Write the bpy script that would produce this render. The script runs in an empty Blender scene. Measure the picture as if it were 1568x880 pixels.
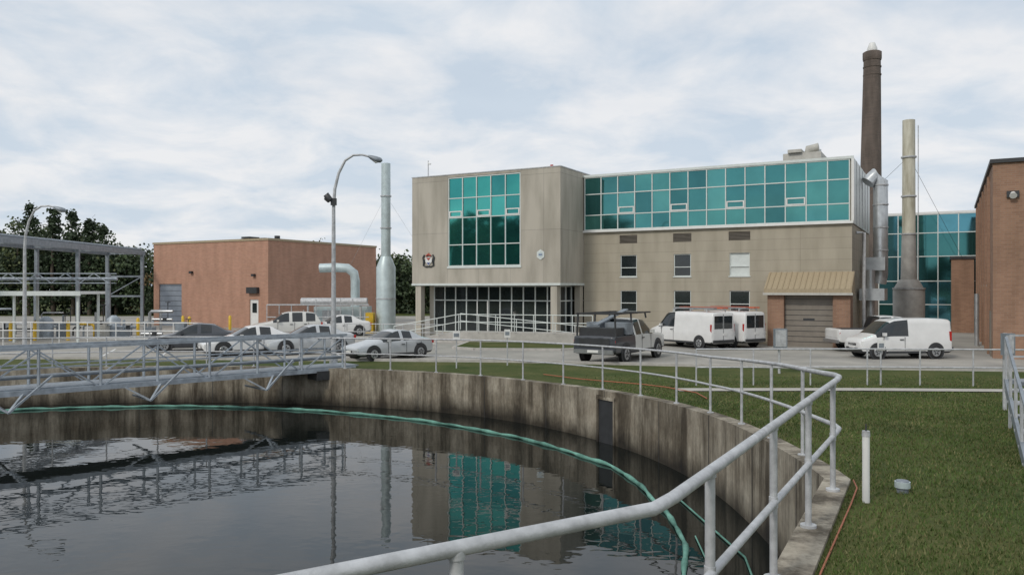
import bpy, math, random
import numpy as np
from mathutils import Vector, Matrix
random.seed(7); rng=np.random.default_rng(7)
scene=bpy.context.scene
scene.view_settings.view_transform='Standard'; scene.view_settings.look='None'; scene.view_settings.exposure=0

# ------------------------------------------------------------------ materials
def new_mat(name):
    m=bpy.data.materials.new(name); m.use_nodes=True
    nt=m.node_tree; b=nt.nodes['Principled BSDF']; return m,nt,b
def mat(name,col,rough=.6,metal=0,var=.15,scale=3.0,bump=0,bscale=20,stretch=(1,1,1),spec=.5,col2=None,detail=5):
    m,nt,b=new_mat(name); N=nt.nodes; L=nt.links
    tc=N.new('ShaderNodeTexCoord'); mp=N.new('ShaderNodeMapping'); mp.inputs['Scale'].default_value=stretch
    L.new(tc.outputs['Object'],mp.inputs[0])
    n=N.new('ShaderNodeTexNoise'); n.inputs['Scale'].default_value=scale; n.inputs['Detail'].default_value=detail; n.inputs['Roughness'].default_value=.6
    L.new(mp.outputs[0],n.inputs['Vector'])
    r=N.new('ShaderNodeValToRGB'); r.color_ramp.elements[0].position=.3; r.color_ramp.elements[1].position=.7
    c1=[max(0,c*(1-var)) for c in col]; c2=col2 if col2 else [min(1,c*(1+var)) for c in col]
    r.color_ramp.elements[0].color=(*c1,1); r.color_ramp.elements[1].color=(*c2,1)
    L.new(n.outputs['Fac'],r.inputs[0]); L.new(r.outputs[0],b.inputs['Base Color'])
    b.inputs['Roughness'].default_value=rough; b.inputs['Metallic'].default_value=metal
    b.inputs['Specular IOR Level'].default_value=spec
    if bump:
        n2=N.new('ShaderNodeTexNoise'); n2.inputs['Scale'].default_value=bscale; n2.inputs['Detail'].default_value=4
        L.new(mp.outputs[0],n2.inputs['Vector'])
        bp=N.new('ShaderNodeBump'); bp.inputs['Strength'].default_value=bump; bp.inputs['Distance'].default_value=.02
        L.new(n2.outputs['Fac'],bp.inputs['Height']); L.new(bp.outputs[0],b.inputs['Normal'])
    return m
def brick_mat(name,c1,c2,mortar,bw,bh,msize,dirt=.35,rough=.85,offset=.5,streak=1.0):
    m,nt,b=new_mat(name); N=nt.nodes; L=nt.links
    tc=N.new('ShaderNodeTexCoord'); sp=N.new('ShaderNodeSeparateXYZ'); L.new(tc.outputs['Object'],sp.inputs[0])
    ad=N.new('ShaderNodeMath'); ad.operation='ADD'; L.new(sp.outputs[0],ad.inputs[0]); L.new(sp.outputs[1],ad.inputs[1])
    cb=N.new('ShaderNodeCombineXYZ'); L.new(ad.outputs[0],cb.inputs[0]); L.new(sp.outputs[2],cb.inputs[1])
    br=N.new('ShaderNodeTexBrick'); br.offset=offset
    br.inputs['Color1'].default_value=(*c1,1); br.inputs['Color2'].default_value=(*c2,1); br.inputs['Mortar'].default_value=(*mortar,1)
    br.inputs['Scale'].default_value=1; br.inputs['Brick Width'].default_value=bw; br.inputs['Row Height'].default_value=bh; br.inputs['Mortar Size'].default_value=msize
    br.inputs['Mortar Smooth'].default_value=.2
    L.new(cb.outputs[0],br.inputs['Vector'])
    mp=N.new('ShaderNodeMapping'); mp.inputs['Scale'].default_value=(1.2,1.2,.25); L.new(tc.outputs['Object'],mp.inputs[0])
    n=N.new('ShaderNodeTexNoise'); n.inputs['Scale'].default_value=1.3*streak; n.inputs['Detail'].default_value=7; L.new(mp.outputs[0],n.inputs['Vector'])
    r=N.new('ShaderNodeValToRGB'); r.color_ramp.elements[0].position=.3; r.color_ramp.elements[1].position=.62
    k=1-dirt; r.color_ramp.elements[0].color=(k,k,k*.98,1); r.color_ramp.elements[1].color=(1,1,1,1); L.new(n.outputs['Fac'],r.inputs[0])
    mx=N.new('ShaderNodeMix'); mx.data_type='RGBA'; mx.blend_type='MULTIPLY'; mx.inputs[0].default_value=1
    L.new(br.outputs[0],mx.inputs[6]); L.new(r.outputs[0],mx.inputs[7]); L.new(mx.outputs[2],b.inputs['Base Color'])
    bp=N.new('ShaderNodeBump'); bp.inputs['Strength'].default_value=.35; bp.inputs['Distance'].default_value=.01; bp.invert=True
    L.new(br.outputs['Fac'],bp.inputs['Height']); L.new(bp.outputs[0],b.inputs['Normal'])
    b.inputs['Roughness'].default_value=rough
    return m
M={}
M['concrete']=brick_mat('tower_concrete',(.47,.435,.37),(.44,.405,.345),(.28,.26,.23),2.4,3.5,.012,.26,offset=0)
M['panel']=brick_mat('beige_panel',(.41,.37,.295),(.39,.35,.278),(.28,.25,.2),3.4,.62,.010,.18,offset=0)
M['brick_o']=brick_mat('orange_brick',(.49,.265,.18),(.42,.22,.15),(.42,.31,.25),.3,.1,.008,.18)
M['brick_b']=brick_mat('brown_brick',(.34,.20,.13),(.28,.16,.105),(.30,.22,.17),.3,.1,.008,.25)
M['chim']=brick_mat('chimney_brick',(.15,.115,.095),(.12,.095,.08),(.13,.11,.095),.35,.12,.01,.4)
M['white']=mat('white_paint',(.72,.72,.7),.45,var=.06)
M['frame']=mat('white_frame',(.62,.66,.64),.4,var=.08)
M['galv']=mat('galvanised_rail',(.47,.48,.49),.5,.2,.25,7,bump=.15,bscale=60,detail=8)
M['steel']=mat('grey_steel',(.24,.27,.30),.5,.3,.2,4)
M['bridge']=mat('bridge_steel',(.34,.38,.42),.5,.3,.25,4)
M['duct']=mat('light_duct',(.50,.58,.59),.45,.3,.15,2)
M['silver']=mat('silver_duct',(.5,.52,.53),.35,.6,.15,3)
M['dark']=mat('dark_metal',(.035,.037,.04),.5,0,.2,4)
M['rubber']=mat('tyre_rubber',(.02,.02,.021),.8)
M['rim']=mat('wheel_rim',(.42,.43,.44),.3,.7)
M['glassd']=mat('dark_glass',(.018,.024,.026),.06,0,.3,1.0,spec=.8)
M['carglass']=mat('vehicle_glass',(.02,.025,.028),.05,0,.3,1.0,spec=.7)
for i,c in enumerate([(.07,.39,.34),(.06,.34,.31),(.09,.44,.39),(.055,.29,.275)]):
    M['teal%d'%i]=mat('teal_glass_%d'%i,c,.04,.9,.10,.6)
for i,c in enumerate([(.09,.30,.29),(.075,.255,.255),(.11,.34,.325),(.06,.20,.205)]):
    M['tealm%d'%i]=mat('deep_teal_glass_%d'%i,c,.05,.9,.12,.6)
M['blueglass']=mat('blue_glass',(.11,.31,.38),.06,.9,.14,.5)
M['asphalt']=mat('asphalt',(.29,.28,.255),.9,0,.2,.35,bump=.3,bscale=40,col2=(.40,.38,.34),detail=10)
M['pave']=mat('paving_concrete',(.40,.38,.345),.85,0,.12,2)
M['kerb']=mat('kerb_concrete',(.44,.42,.39),.85,0,.15,3)
M['yellow']=mat('yellow_paint',(.65,.42,.03),.5)
M['orange']=mat('orange_hose',(.36,.12,.06),.6)
M['rackor']=mat('ladder_orange',(.5,.10,.04),.5)
M['red']=mat('red_lens',(.4,.02,.015),.25)
M['lamp']=mat('lamp_lens',(.75,.76,.74),.15)
M['tan']=mat('tan_metal',(.36,.29,.19),.6,0,.15,3,stretch=(8,8,.5))
M['door']=mat('brown_door',(.21,.185,.155),.6,0,.12,2)
M['bdoor']=mat('grey_door',(.22,.25,.295),.5,0,.1,2)
M['green']=mat('algae_green',(.07,.21,.165),.8,0,.5,1.5,bump=.5,col2=(.19,.42,.34),detail=8)
M['rustc']=mat('stained_stack',(.46,.42,.30),.7,0,.35,1.2,stretch=(2,2,.4),col2=(.62,.60,.50))
M['stackg']=mat('grey_stack',(.38,.37,.35),.6,.2,.2,1.5)
M['roof']=mat('roof_gravel',(.2,.19,.18),.9)
M['beige']=mat('beige_unit',(.46,.45,.41),.6)
M['trunk']=mat('bark',(.10,.08,.06),.9)
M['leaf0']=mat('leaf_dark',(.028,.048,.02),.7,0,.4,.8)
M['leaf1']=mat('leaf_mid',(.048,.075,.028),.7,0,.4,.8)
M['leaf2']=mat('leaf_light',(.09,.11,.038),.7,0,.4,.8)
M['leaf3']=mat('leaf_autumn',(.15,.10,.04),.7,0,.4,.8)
def paint(name,c,metal=0): 
    m=mat(name,c,.28,metal,.06,2); m.node_tree.nodes['Principled BSDF'].inputs['Coat Weight'].default_value=.5
    return m
M['p_white']=paint('vehicle_white_paint',(.70,.70,.69)); M['p_silver']=paint('vehicle_silver_paint',(.50,.52,.53),.3)
M['p_dark']=paint('vehicle_dark_paint',(.05,.055,.065)); M['p_off']=paint('vehicle_offwhite_paint',(.60,.60,.57))

def grass_mat():
    m,nt,b=new_mat('lawn'); N=nt.nodes; L=nt.links
    tc=N.new('ShaderNodeTexCoord')
    n=N.new('ShaderNodeTexNoise'); n.inputs['Scale'].default_value=.35; n.inputs['Detail'].default_value=8; n.inputs['Roughness'].default_value=.7
    n2=N.new('ShaderNodeTexNoise'); n2.inputs['Scale'].default_value=9; n2.inputs['Detail'].default_value=6; n2.inputs['Roughness'].default_value=.75
    L.new(tc.outputs['Object'],n.inputs['Vector']); L.new(tc.outputs['Object'],n2.inputs['Vector'])
    r=N.new('ShaderNodeValToRGB'); r.color_ramp.elements[0].position=.34; r.color_ramp.elements[1].position=.66
    r.color_ramp.elements[0].color=(.046,.078,.020,1); r.color_ramp.elements[1].color=(.125,.13,.052,1)
    L.new(n.outputs['Fac'],r.inputs[0])
    r2=N.new('ShaderNodeValToRGB'); r2.color_ramp.elements[0].position=.3; r2.color_ramp.elements[1].position=.7
    r2.color_ramp.elements[0].color=(.5,.52,.5,1); r2.color_ramp.elements[1].color=(1.15,1.12,1.0,1); L.new(n2.outputs['Fac'],r2.inputs[0])
    mx=N.new('ShaderNodeMix'); mx.data_type='RGBA'; mx.blend_type='MULTIPLY'; mx.inputs[0].default_value=1
    L.new(r.outputs[0],mx.inputs[6]); L.new(r2.outputs[0],mx.inputs[7]); L.new(mx.outputs[2],b.inputs['Base Color'])
    b.inputs['Roughness'].default_value=.95; b.inputs['Specular IOR Level'].default_value=.15
    bp=N.new('ShaderNodeBump'); bp.inputs['Strength'].default_value=.6; bp.inputs['Distance'].default_value=.03
    L.new(n2.outputs['Fac'],bp.inputs['Height']); L.new(bp.outputs[0],b.inputs['Normal'])
    return m
M['grass']=grass_mat()
def tankwall_mat():
    m,nt,b=new_mat('weathered_tank_concrete'); N=nt.nodes; L=nt.links
    tc=N.new('ShaderNodeTexCoord'); 
    def noise(sc,st,det=8,ro=.65):
        mp=N.new('ShaderNodeMapping'); mp.inputs['Scale'].default_value=st; L.new(tc.outputs['Object'],mp.inputs[0])
        n=N.new('ShaderNodeTexNoise'); n.inputs['Scale'].default_value=sc; n.inputs['Detail'].default_value=det; n.inputs['Roughness'].default_value=ro
        L.new(mp.outputs[0],n.inputs['Vector']); return n
    def ramp(src,p0,c0,p1,c1):
        r=N.new('ShaderNodeValToRGB'); r.color_ramp.elements[0].position=p0; r.color_ramp.elements[1].position=p1
        r.color_ramp.elements[0].color=(*c0,1); r.color_ramp.elements[1].color=(*c1,1); L.new(src,r.inputs[0]); return r
    def mul(a,c):
        mx=N.new('ShaderNodeMix'); mx.data_type='RGBA'; mx.blend_type='MULTIPLY'; mx.inputs[0].default_value=1
        L.new(a,mx.inputs[6]); L.new(c,mx.inputs[7]); return mx.outputs[2]
    base=ramp(noise(1.2,(1,1,1)).outputs['Fac'],.3,(.25,.21,.155),.7,(.46,.42,.34))
    st=ramp(noise(1.3,(1,1,.10),10,.75).outputs['Fac'],.40,(.26,.24,.21),.57,(1,1,1))
    bl=ramp(noise(.45,(1,1,.5),9,.7).outputs['Fac'],.36,(.42,.39,.34),.54,(1,1,1))
    sm=ramp(noise(14,(1,1,.5)).outputs['Fac'],.3,(.72,.72,.72),.6,(1,1,1))
    c=mul(mul(mul(base.outputs[0],st.outputs[0]),sm.outputs[0]),bl.outputs[0])
    sp=N.new('ShaderNodeSeparateXYZ'); L.new(tc.outputs['Object'],sp.inputs[0])
    ns=noise(.9,(1,1,.3)); ml=N.new('ShaderNodeMath'); ml.operation='MULTIPLY_ADD'; L.new(ns.outputs['Fac'],ml.inputs[0]); ml.inputs[1].default_value=1.3; L.new(sp.outputs[2],ml.inputs[2])
    mr=N.new('ShaderNodeMapRange'); mr.inputs['From Min'].default_value=-.75; mr.inputs['From Max'].default_value=-.2; L.new(ml.outputs[0],mr.inputs['Value'])
    wet=ramp(mr.outputs[0],0,(.16,.15,.13),1,(1,1,1))
    c=mul(c,wet.outputs[0]); L.new(c,b.inputs['Base Color']); b.inputs['Roughness'].default_value=.85
    bp=N.new('ShaderNodeBump'); bp.inputs['Strength'].default_value=.4; bp.inputs['Distance'].default_value=.02
    L.new(noise(8,(1,1,1)).outputs['Fac'],bp.inputs['Height']); L.new(bp.outputs[0],b.inputs['Normal'])
    return m
M['tank']=tankwall_mat()
def water_mat():
    m,nt,b=new_mat('tank_water'); N=nt.nodes; L=nt.links
    b.inputs['Base Color'].default_value=(.008,.010,.009,1); b.inputs['Roughness'].default_value=.0; b.inputs['IOR'].default_value=1.36
    tc=N.new('ShaderNodeTexCoord'); mp=N.new('ShaderNodeMapping'); mp.inputs['Scale'].default_value=(1,1.5,1); mp.inputs['Rotation'].default_value=(0,0,.4); L.new(tc.outputs['Object'],mp.inputs[0])
    n=N.new('ShaderNodeTexNoise'); n.inputs['Scale'].default_value=1.8; n.inputs['Detail'].default_value=2; L.new(mp.outputs[0],n.inputs['Vector'])
    n2=N.new('ShaderNodeTexNoise'); n2.inputs['Scale'].default_value=.2; n2.inputs['Detail'].default_value=2; L.new(tc.outputs['Object'],n2.inputs['Vector'])
    ml=N.new('ShaderNodeMath'); ml.operation='MULTIPLY'; L.new(n.outputs['Fac'],ml.inputs[0]); L.new(n2.outputs['Fac'],ml.inputs[1])
    bp=N.new('ShaderNodeBump'); bp.inputs['Strength'].default_value=.45; bp.inputs['Distance'].default_value=.015
    L.new(ml.outputs[0],bp.inputs['Height']); L.new(bp.outputs[0],b.inputs['Normal']); return m
M['water']=water_mat()

# ------------------------------------------------------------------ mesh builder
class MB:
    def __init__(s): s.v=[]; s.f=[]; s.m=[]; s.sm=[]; s.mats=[]
    def mi(s,k):
        if k not in s.mats: s.mats.append(k)
        return s.mats.index(k)
    def add(s,vs,fs,k,smooth=False):
        o=len(s.v); s.v+= [tuple(v) for v in vs]; i=s.mi(k)
        for f in fs: s.f.append(tuple(o+a for a in f)); s.m.append(i); s.sm.append(smooth)
    def box(s,x0,x1,y0,y1,z0,z1,k,M4=None):
        vs=[(x,y,z) for z in (z0,z1) for x,y in ((x0,y0),(x1,y0),(x1,y1),(x0,y1))]
        if M4 is not None: vs=[tuple(M4@Vector(v)) for v in vs]
        s.add(vs,[(3,2,1,0),(4,5,6,7),(0,1,5,4),(1,2,6,5),(2,3,7,6),(3,0,4,7)],k)
    def quad(s,a,b,c,d,k): s.add([a,b,c,d],[(0,1,2,3)],k)
    def tube(s,p0,p1,r0,r1=None,k='galv',n=10,caps=True):
        s.path([p0,p1],[r0,r0 if r1 is None else r1],k,n,caps)
    def path(s,pts,r,k,n=10,caps=True):
        pts=[Vector(p) for p in pts]; 
        if not isinstance(r,(list,tuple)): r=[r]*len(pts)
        vs=[]; prev=None
        for i,p in enumerate(pts):
            d=(pts[min(i+1,len(pts)-1)]-pts[max(i-1,0)]).normalized()
            if prev is None:
                a=d.orthogonal().normalized()
            else:
                a=(prev-d*prev.dot(d)); a=a.normalized() if a.length>1e-6 else d.orthogonal().normalized()
            prev=a; b=d.cross(a)
            for j in range(n):
                t=2*math.pi*j/n; vs.append(p+(a*math.cos(t)+b*math.sin(t))*r[i])
        fs=[(i*n+j,i*n+(j+1)%n,(i+1)*n+(j+1)%n,(i+1)*n+j) for i in range(len(pts)-1) for j in range(n)]
        s.add(vs,fs,k,True)
        if caps:
            s.add(vs[:n],[tuple(range(n))[::-1]],k); s.add(vs[-n:],[tuple(range(n))],k)
    def beam(s,p0,p1,w,h,k):
        p0=Vector(p0);p1=Vector(p1);d=(p1-p0); L=d.length; d.normalize()
        up=Vector((0,0,1)) if abs(d.z)<.95 else Vector((1,0,0))
        a=d.cross(up).normalized(); b=a.cross(d)
        R=Matrix((a,d,b)).transposed().to_4x4(); R.translation=p0
        s.box(-w/2,w/2,0,L,-h/2,h/2,k,R)
    def obj(s,name,parent=None,loc=(0,0,0),rotz=0):
        me=bpy.data.meshes.new(name); me.from_pydata(s.v,[],s.f)
        for k in s.mats: me.materials.append(M[k])
        me.polygons.foreach_set('material_index',s.m); me.polygons.foreach_set('use_smooth',s.sm); me.update()
        o=bpy.data.objects.new(name,me); scene.collection.objects.link(o); o.location=loc; o.rotation_euler=(0,0,rotz)
        if parent: o.parent=parent
        return o
def empty(name,loc=(0,0,0),rotz=0):
    e=bpy.data.objects.new(name,None); scene.collection.objects.link(e); e.location=loc; e.rotation_euler=(0,0,rotz); e.empty_display_size=.5
    return e
ROT=-math.atan2(.479,.878)
def wall_open(mb,s0,s1,z0,z1,t,ops,k,depth=.18):
    xs=sorted({s0,s1,*[o[0] for o in ops],*[o[1] for o in ops]}); zs=sorted({z0,z1,*[o[2] for o in ops],*[o[3] for o in ops]})
    for i in range(len(xs)-1):
        for j in range(len(zs)-1):
            cx=(xs[i]+xs[i+1])/2; cz=(zs[j]+zs[j+1])/2
            if any(o[0]<cx<o[1] and o[2]<cz<o[3] for o in ops): continue
            mb.quad((xs[i],t,zs[j]),(xs[i+1],t,zs[j]),(xs[i+1],t,zs[j+1]),(xs[i],t,zs[j+1]),k)
    for a,b,c,d in ops:
        e=t+depth
        mb.quad((a,t,c),(a,e,c),(b,e,c),(b,t,c),k); mb.quad((a,t,d),(b,t,d),(b,e,d),(a,e,d),k)
        mb.quad((a,t,c),(a,t,d),(a,e,d),(a,e,c),k); mb.quad((b,t,c),(b,e,c),(b,e,d),(b,t,d),k)
def curtain(mg,mf,xs,zs,t,mats,fr='frame',w=.055,tilt=.006,axis='x',skip=()):
    def P(a,z,o=0): return (a,t+o,z) if axis=='x' else (t-o,a,z)
    for i in range(len(xs)-1):
        for j in range(len(zs)-1):
            k=random.choice(mats); e=[random.uniform(-tilt,tilt) for _ in range(3)]
            dx=(xs[i+1]-xs[i])/2; dz=(zs[j+1]-zs[j])/2
            c=[(-1,-1),(1,-1),(1,1),(-1,1)]
            mg.quad(*[P((xs[i]+xs[i+1])/2+a*dx,(zs[j]+zs[j+1])/2+b*dz,.03+a*dx*e[0]+b*dz*e[1]) for a,b in c],k)
    def bx(a0,a1,z0,z1,o0,o1):
        if axis=='x': mf.box(a0,a1,t+o0,t+o1,z0,z1,fr)
        else: mf.box(t-o1,t-o0,a0,a1,z0,z1,fr)
    for x in xs: bx(x-w/2,x+w/2,zs[0],zs[-1],-.035,.06)
    for z in zs: bx(xs[0]-w/2,xs[-1]+w/2,z-w/2,z+w/2,-.04,.055)

# ------------------------------------------------------------------ tank geometry
def gz(y): return float(np.interp(y,[11.3,14.6,19.2,24.5,28],[.55,.40,.25,.10,0.0]))
C=np.array([-13.5,14.0])
th=np.arange(-8.4,300.1,1.8)
rr=np.interp(th,[-8.4,1.9,15.7,32.1,51.6,70.6,90,300],[18.5,18.55,19.2,19.87,20.3,19.7,19.6,19.6])
kk=np.ones(9)/9; rs=np.convolve(np.pad(rr,4,mode='edge'),kk,'valid'); rs[0]=18.5
outer=[(C[0]+r*math.cos(math.radians(t)),C[1]+r*math.sin(math.radians(t))) for t,r in zip(th,rs)]
def seg(a,b,n): return [(a[0]+(b[0]-a[0])*i/n,a[1]+(b[1]-a[1])*i/n) for i in range(1,n+1)]
ex=[]; cur=outer[-1]
for q,n in (((-1.2,2.8),6),((1.0,4.0),3),((2.87,7.59),5),(outer[0],5)):
    ex+=seg(cur,q,n); cur=q
outer+=ex[:-1]
def inset(p,d):
    v=np.array(p)-C; r=np.linalg.norm(v); return tuple(C+v*(1-d/r))
inner=[inset(p,.36) for p in outer]; n=len(outer)
WZ=-1.45
mb=MB()
for i in range(n):
    j=(i+1)%n; a,b,c,d=outer[i],outer[j],inner[i],inner[j]; za,zb=gz(a[1])+.05,gz(b[1])+.05
    mb.quad((*a,za),(*b,zb),(*d,zb),(*c,za),'tank')
    mb.quad((*a,za-.6),(*b,zb-.6),(*b,zb),(*a,za),'tank')
    mb.quad((*c,za),(*d,zb),(*d,WZ-1.5),(*c,WZ-1.5),'tank')
for i in range(3,60,5):
    p=inner[i]; v=np.array(p)-C; v/=np.linalg.norm(v); q=C+(np.array(p)-C)
    R=Matrix.Rotation(math.atan2(v[1],v[0]),4,'Z'); R.translation=Vector((q[0],q[1],0))
    mb.box(-.006,.01,-.009,.009,WZ-1,gz(p[1])+.04,'dark',R)
mb.obj('clarifier_tank_wall')
mb=MB(); ws=[inset(p,.30) for p in outer]
mb.add([(C[0],C[1],WZ)]+[(*p,WZ) for p in ws],[(0,i+1,(i+1)%n+1) for i in range(n)],'water'); mb.obj('tank_water')
mb=MB(); sc=[1.0]+[1.01+.05*i for i in range(28)]+[2.6,3.0,3.6,4.5,6,9,15,30,70]
vs=[]
for s_ in sc:
    for p in outer:
        q=C+(np.array(p)-C)*s_; vs.append((q[0],q[1],gz(q[1])))
fs=[(a*n+i,a*n+(i+1)%n,(a+1)*n+(i+1)%n,(a+1)*n+i) for a in range(len(sc)-1) for i in range(n)]
fs=[f[::-1] for f in fs]
mb.add(vs,fs,'grass',True); g=mb.obj('ground')
def blades(name,N,reg):
    x=rng.uniform(reg[0],reg[1],N); y=reg[2]+(reg[3]-reg[2])*rng.uniform(0,1,N)**1.5
    ang=np.degrees(np.arctan2(y-C[1],x-C[0])); r=np.hypot(x-C[0],y-C[1])
    oa=np.array([math.degrees(math.atan2(p[1]-C[1],p[0]-C[0])) for p in outer]); orr=np.array([math.hypot(p[0]-C[0],p[1]-C[1]) for p in outer])
    o=np.argsort(oa); lim=np.interp(ang,oa[o],orr[o]); k=(r>lim+.01)&(rng.random(N)<np.clip((31-y)/12,0,1))
    py=np.interp(x,[5.2,11,24,40],[25.2,25.3,24.2,23]); k&=~((np.abs(y-py)<.5)&(x>5.1))
    x=x[k];y=y[k];N=len(x)
    z=np.interp(y,[11.3,14.6,19.2,24.5,28],[.55,.40,.25,.10,0.0])
    a=rng.uniform(0,2*np.pi,N); w=rng.uniform(.005,.011,N)*(1+(y-7)*.05); h=rng.uniform(.025,.06,N)
    lx=rng.normal(0,.02,N); ly=rng.normal(0,.02,N)
    V=np.zeros((N,3,3)); V[:,0]=np.stack([x-np.cos(a)*w,y-np.sin(a)*w,z-.005],1); V[:,1]=np.stack([x+np.cos(a)*w,y+np.sin(a)*w,z-.005],1); V[:,2]=np.stack([x+lx,y+ly,z+h],1)
    me=bpy.data.meshes.new(name); me.vertices.add(3*N); me.vertices.foreach_set('co',V.ravel()); me.loops.add(3*N); me.loops.foreach_set('vertex_index',np.arange(3*N)); me.polygons.add(N)
    me.polygons.foreach_set('loop_start',np.arange(0,3*N,3)); me.polygons.foreach_set('loop_total',np.full(N,3))
    me.materials.append(M['blade']); me.materials.append(M['blade2']); me.polygons.foreach_set('material_index',(rng.random(N)<.3).astype(np.int32)); me.update(calc_edges=True)
    ob=bpy.data.objects.new(name,me); scene.collection.objects.link(ob)
M['blade']=mat('grass_blade',(.075,.115,.03),.7,0,.45,.5,spec=.2); M['blade2']=mat('grass_blade_dry',(.155,.15,.065),.7,0,.35,.6,spec=.2)
blades('grass',220000,(2.6,20,7,30.5))

mb=MB(); edge=[(-70,39),(-15,37),(0,35.6),(9.7,33.2),(20,31.7),(65,29)]
top=[(-70,95),(-15,95),(0,95),(9.7,95),(20,95),(65,95)]
for i in range(5): mb.quad((*edge[i],.012),(*edge[i+1],.012),(*top[i+1],.012),(*top[i],.012),'asphalt')
mb.obj('parking_lot')
mb=MB()
for i in range(5): mb.beam((edge[i][0],edge[i][1],.06),(edge[i+1][0],edge[i+1][1],.06),.18,.13,'kerb')
mb.obj('kerb')
mb=MB(); isl=[(-3.2,43.6),(-2.0,42.6),(2.6,42.2),(4.6,43.2),(3.8,46.6),(-2.6,48.2)]
mb.add([(*p,.12) for p in isl],[tuple(range(6))],'grass'); mb.obj('grass_island')
mb=MB()
for i in range(6): a,b=isl[i],isl[(i+1)%6]; mb.beam((*a,.06),(*b,.06),.2,.13,'kerb')
mb.obj('island_kerb')
mb=MB()
def strip(mb,pts,w,k,dz):
    P=[Vector((a,b,0)) for a,b in pts]
    for i in range(len(P)-1):
        d=(P[i+1]-P[i]).normalized(); nn=Vector((-d.y,d.x,0))*w/2; N=8
        for q in range(N):
            a=P[i].lerp(P[i+1],q/N); b=P[i].lerp(P[i+1],(q+1)/N)
            f=lambda v:(v.x,v.y,gz(v.y)+dz); mb.quad(f(a-nn),f(b-nn),f(b+nn),f(a+nn),k)
strip(mb,[(5.2,25.2),(11,25.3),(24,24.2),(40,23)],.9,'pave',.03)
mb.obj('footpath')
mb=MB()
for q in range(6):
    x=-20+q*2.9; mb.quad((x,38.8,.018),(x+.1,38.8,.018),(x-1.5,43.3,.018),(x-1.6,43.3,.018),'white')
for q in range(5):
    x=7.5+q*2.7; mb.quad((x,41.3,.018),(x+.1,41.3,.018),(x-2.3,44.8,.018),(x-2.4,44.8,.018),'white')
mb.obj('parking_markings')
mb=MB(); mb.quad((-12,46.5,.024),(-4.5,46.5,.024),(-4.5,52,.024),(-12,54,.024),'pave'); mb.quad((-4.4,48.5,.024),(3.0,47.2,.024),(4,50,.024),(-4.4,52,.024),'pave'); mb.obj('sidewalk')

# ------------------------------------------------------------------ railings on tank
def arcpts(t0,t1,step,ins):
    out=[]
    t=t0
    while t<=t1+1e-6:
        r=np.interp(t,th,rs)-ins; out.append((C[0]+r*math.cos(math.radians(t)),C[1]+r*math.sin(math.radians(t)))); t+=step
    return out
def toph(y): return float(np.interp(y,[11.2,14.6,19.2,24.5,30,32.5],[2.04,1.90,1.65,1.50,1.36,1.27]))
mb=MB(); arc=arcpts(-3.5,150,1.5,.17)
rail=[(-6,.4,2.04),(-3,2.12,2.04),(-.87,3.48,2.04),(.62,4.44,2.04),(.81,4.56,2.04),(.97,4.80,2.04),(4.50,11.02,2.04),(4.62,11.25,2.05),(4.70,11.6,2.04)]
full=[Vector(p) for p in rail]+[Vector((x,y,toph(y))) for x,y in arc]
rad=[.040]*9+[float(np.interp(y,[12,20,30],[.038,.032,.028])) for x,y in arc]
mb.path(full,rad,'galv',14)
def base(y): return gz(y)+.05
mid=[Vector((p.x,p.y,(p.z+base(p.y))/2)) for p in full]; mb.path(mid,[r*.85 for r in rad],'galv',12)
for x,y in ((-2.2,2.62),(-.27,3.87),(1.38,5.55),(2.43,7.4),(3.36,9.03),(4.29,10.65)):
    mb.tube((x,y,.56),(x,y,2.04),.036,.036,'galv',14); mb.tube((x,y,.6),(x,y,.63),.09,.09,'galv',14)
    mb.tube((x,y,1.99),(x,y,2.03),.044,.044,'galv',14); mb.tube((x,y,1.27),(x,y,1.37),.042,.042,'galv',14)
for i,(x,y) in enumerate(arc):
    if i%4==1:
        mb.tube((x,y,base(y)-.02),(x,y,toph(y)),.03,.03,'galv'); mb.tube((x,y,base(y)),(x,y,base(y)+.02),.08,.08,'galv')
mb.obj('tank_handrail')
def railing(name,pts,h=1.1,sp=2.0,r=.03,k='galv',rails=(1,.5)):
    mb=MB(); P=[Vector(p) for p in pts]
    for f in rails: mb.path([p+Vector((0,0,h*f)) for p in P],r,k,8)
    for i in range(len(P)-1):
        L=(P[i+1]-P[i]).length; m=max(1,round(L/sp))
        for q in range(m+(i==len(P)-2)):
            p=P[i].lerp(P[i+1],q/m); mb.tube(p,p+Vector((0,0,h)),r,r,k,8)
    return mb.obj(name)
railing('path_handrail',[(6.2,26.8,.04),(12,26.9,.04),(24,26.0,.04)],1.22,1.75,.028)
railing('fence_railing',[(-31,46,0),(-17.5,45,0)],1.35,1.8,.03,'white',(1,.66,.33))
railing('fence_railing',[(-10.5,50,0),(-4.2,48.4,0)],1.1,1.2,.025,'galv',(1,.55,.12))
railing('ramp_handrail',[(-7.2,48.6,.0),(-3.2,47.9,.75),(4.6,45.5,.75)],1.0,1.2,.025,'frame',(1,.55))
railing('ramp_handrail',[(-3.2,49.4,.75),(4.9,47.0,.0)],1.0,1.2,.025,'frame',(1,.55))
mb=MB(); mb.add([(-7.2,48.8,.01),(-3.2,48.05,.7),(-3.2,49.3,.7),(-7.2,50,.01),(-3.2,48.05,0),(-3.2,49.3,0)],[(0,1,2,3),(0,4,1),(3,2,5),(1,4,5,2)],'kerb')
mb.beam((-3.2,48.7,.35),(4.6,46.3,.35),1.3,.7,'kerb'); mb.obj('entrance_ramp')

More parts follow.
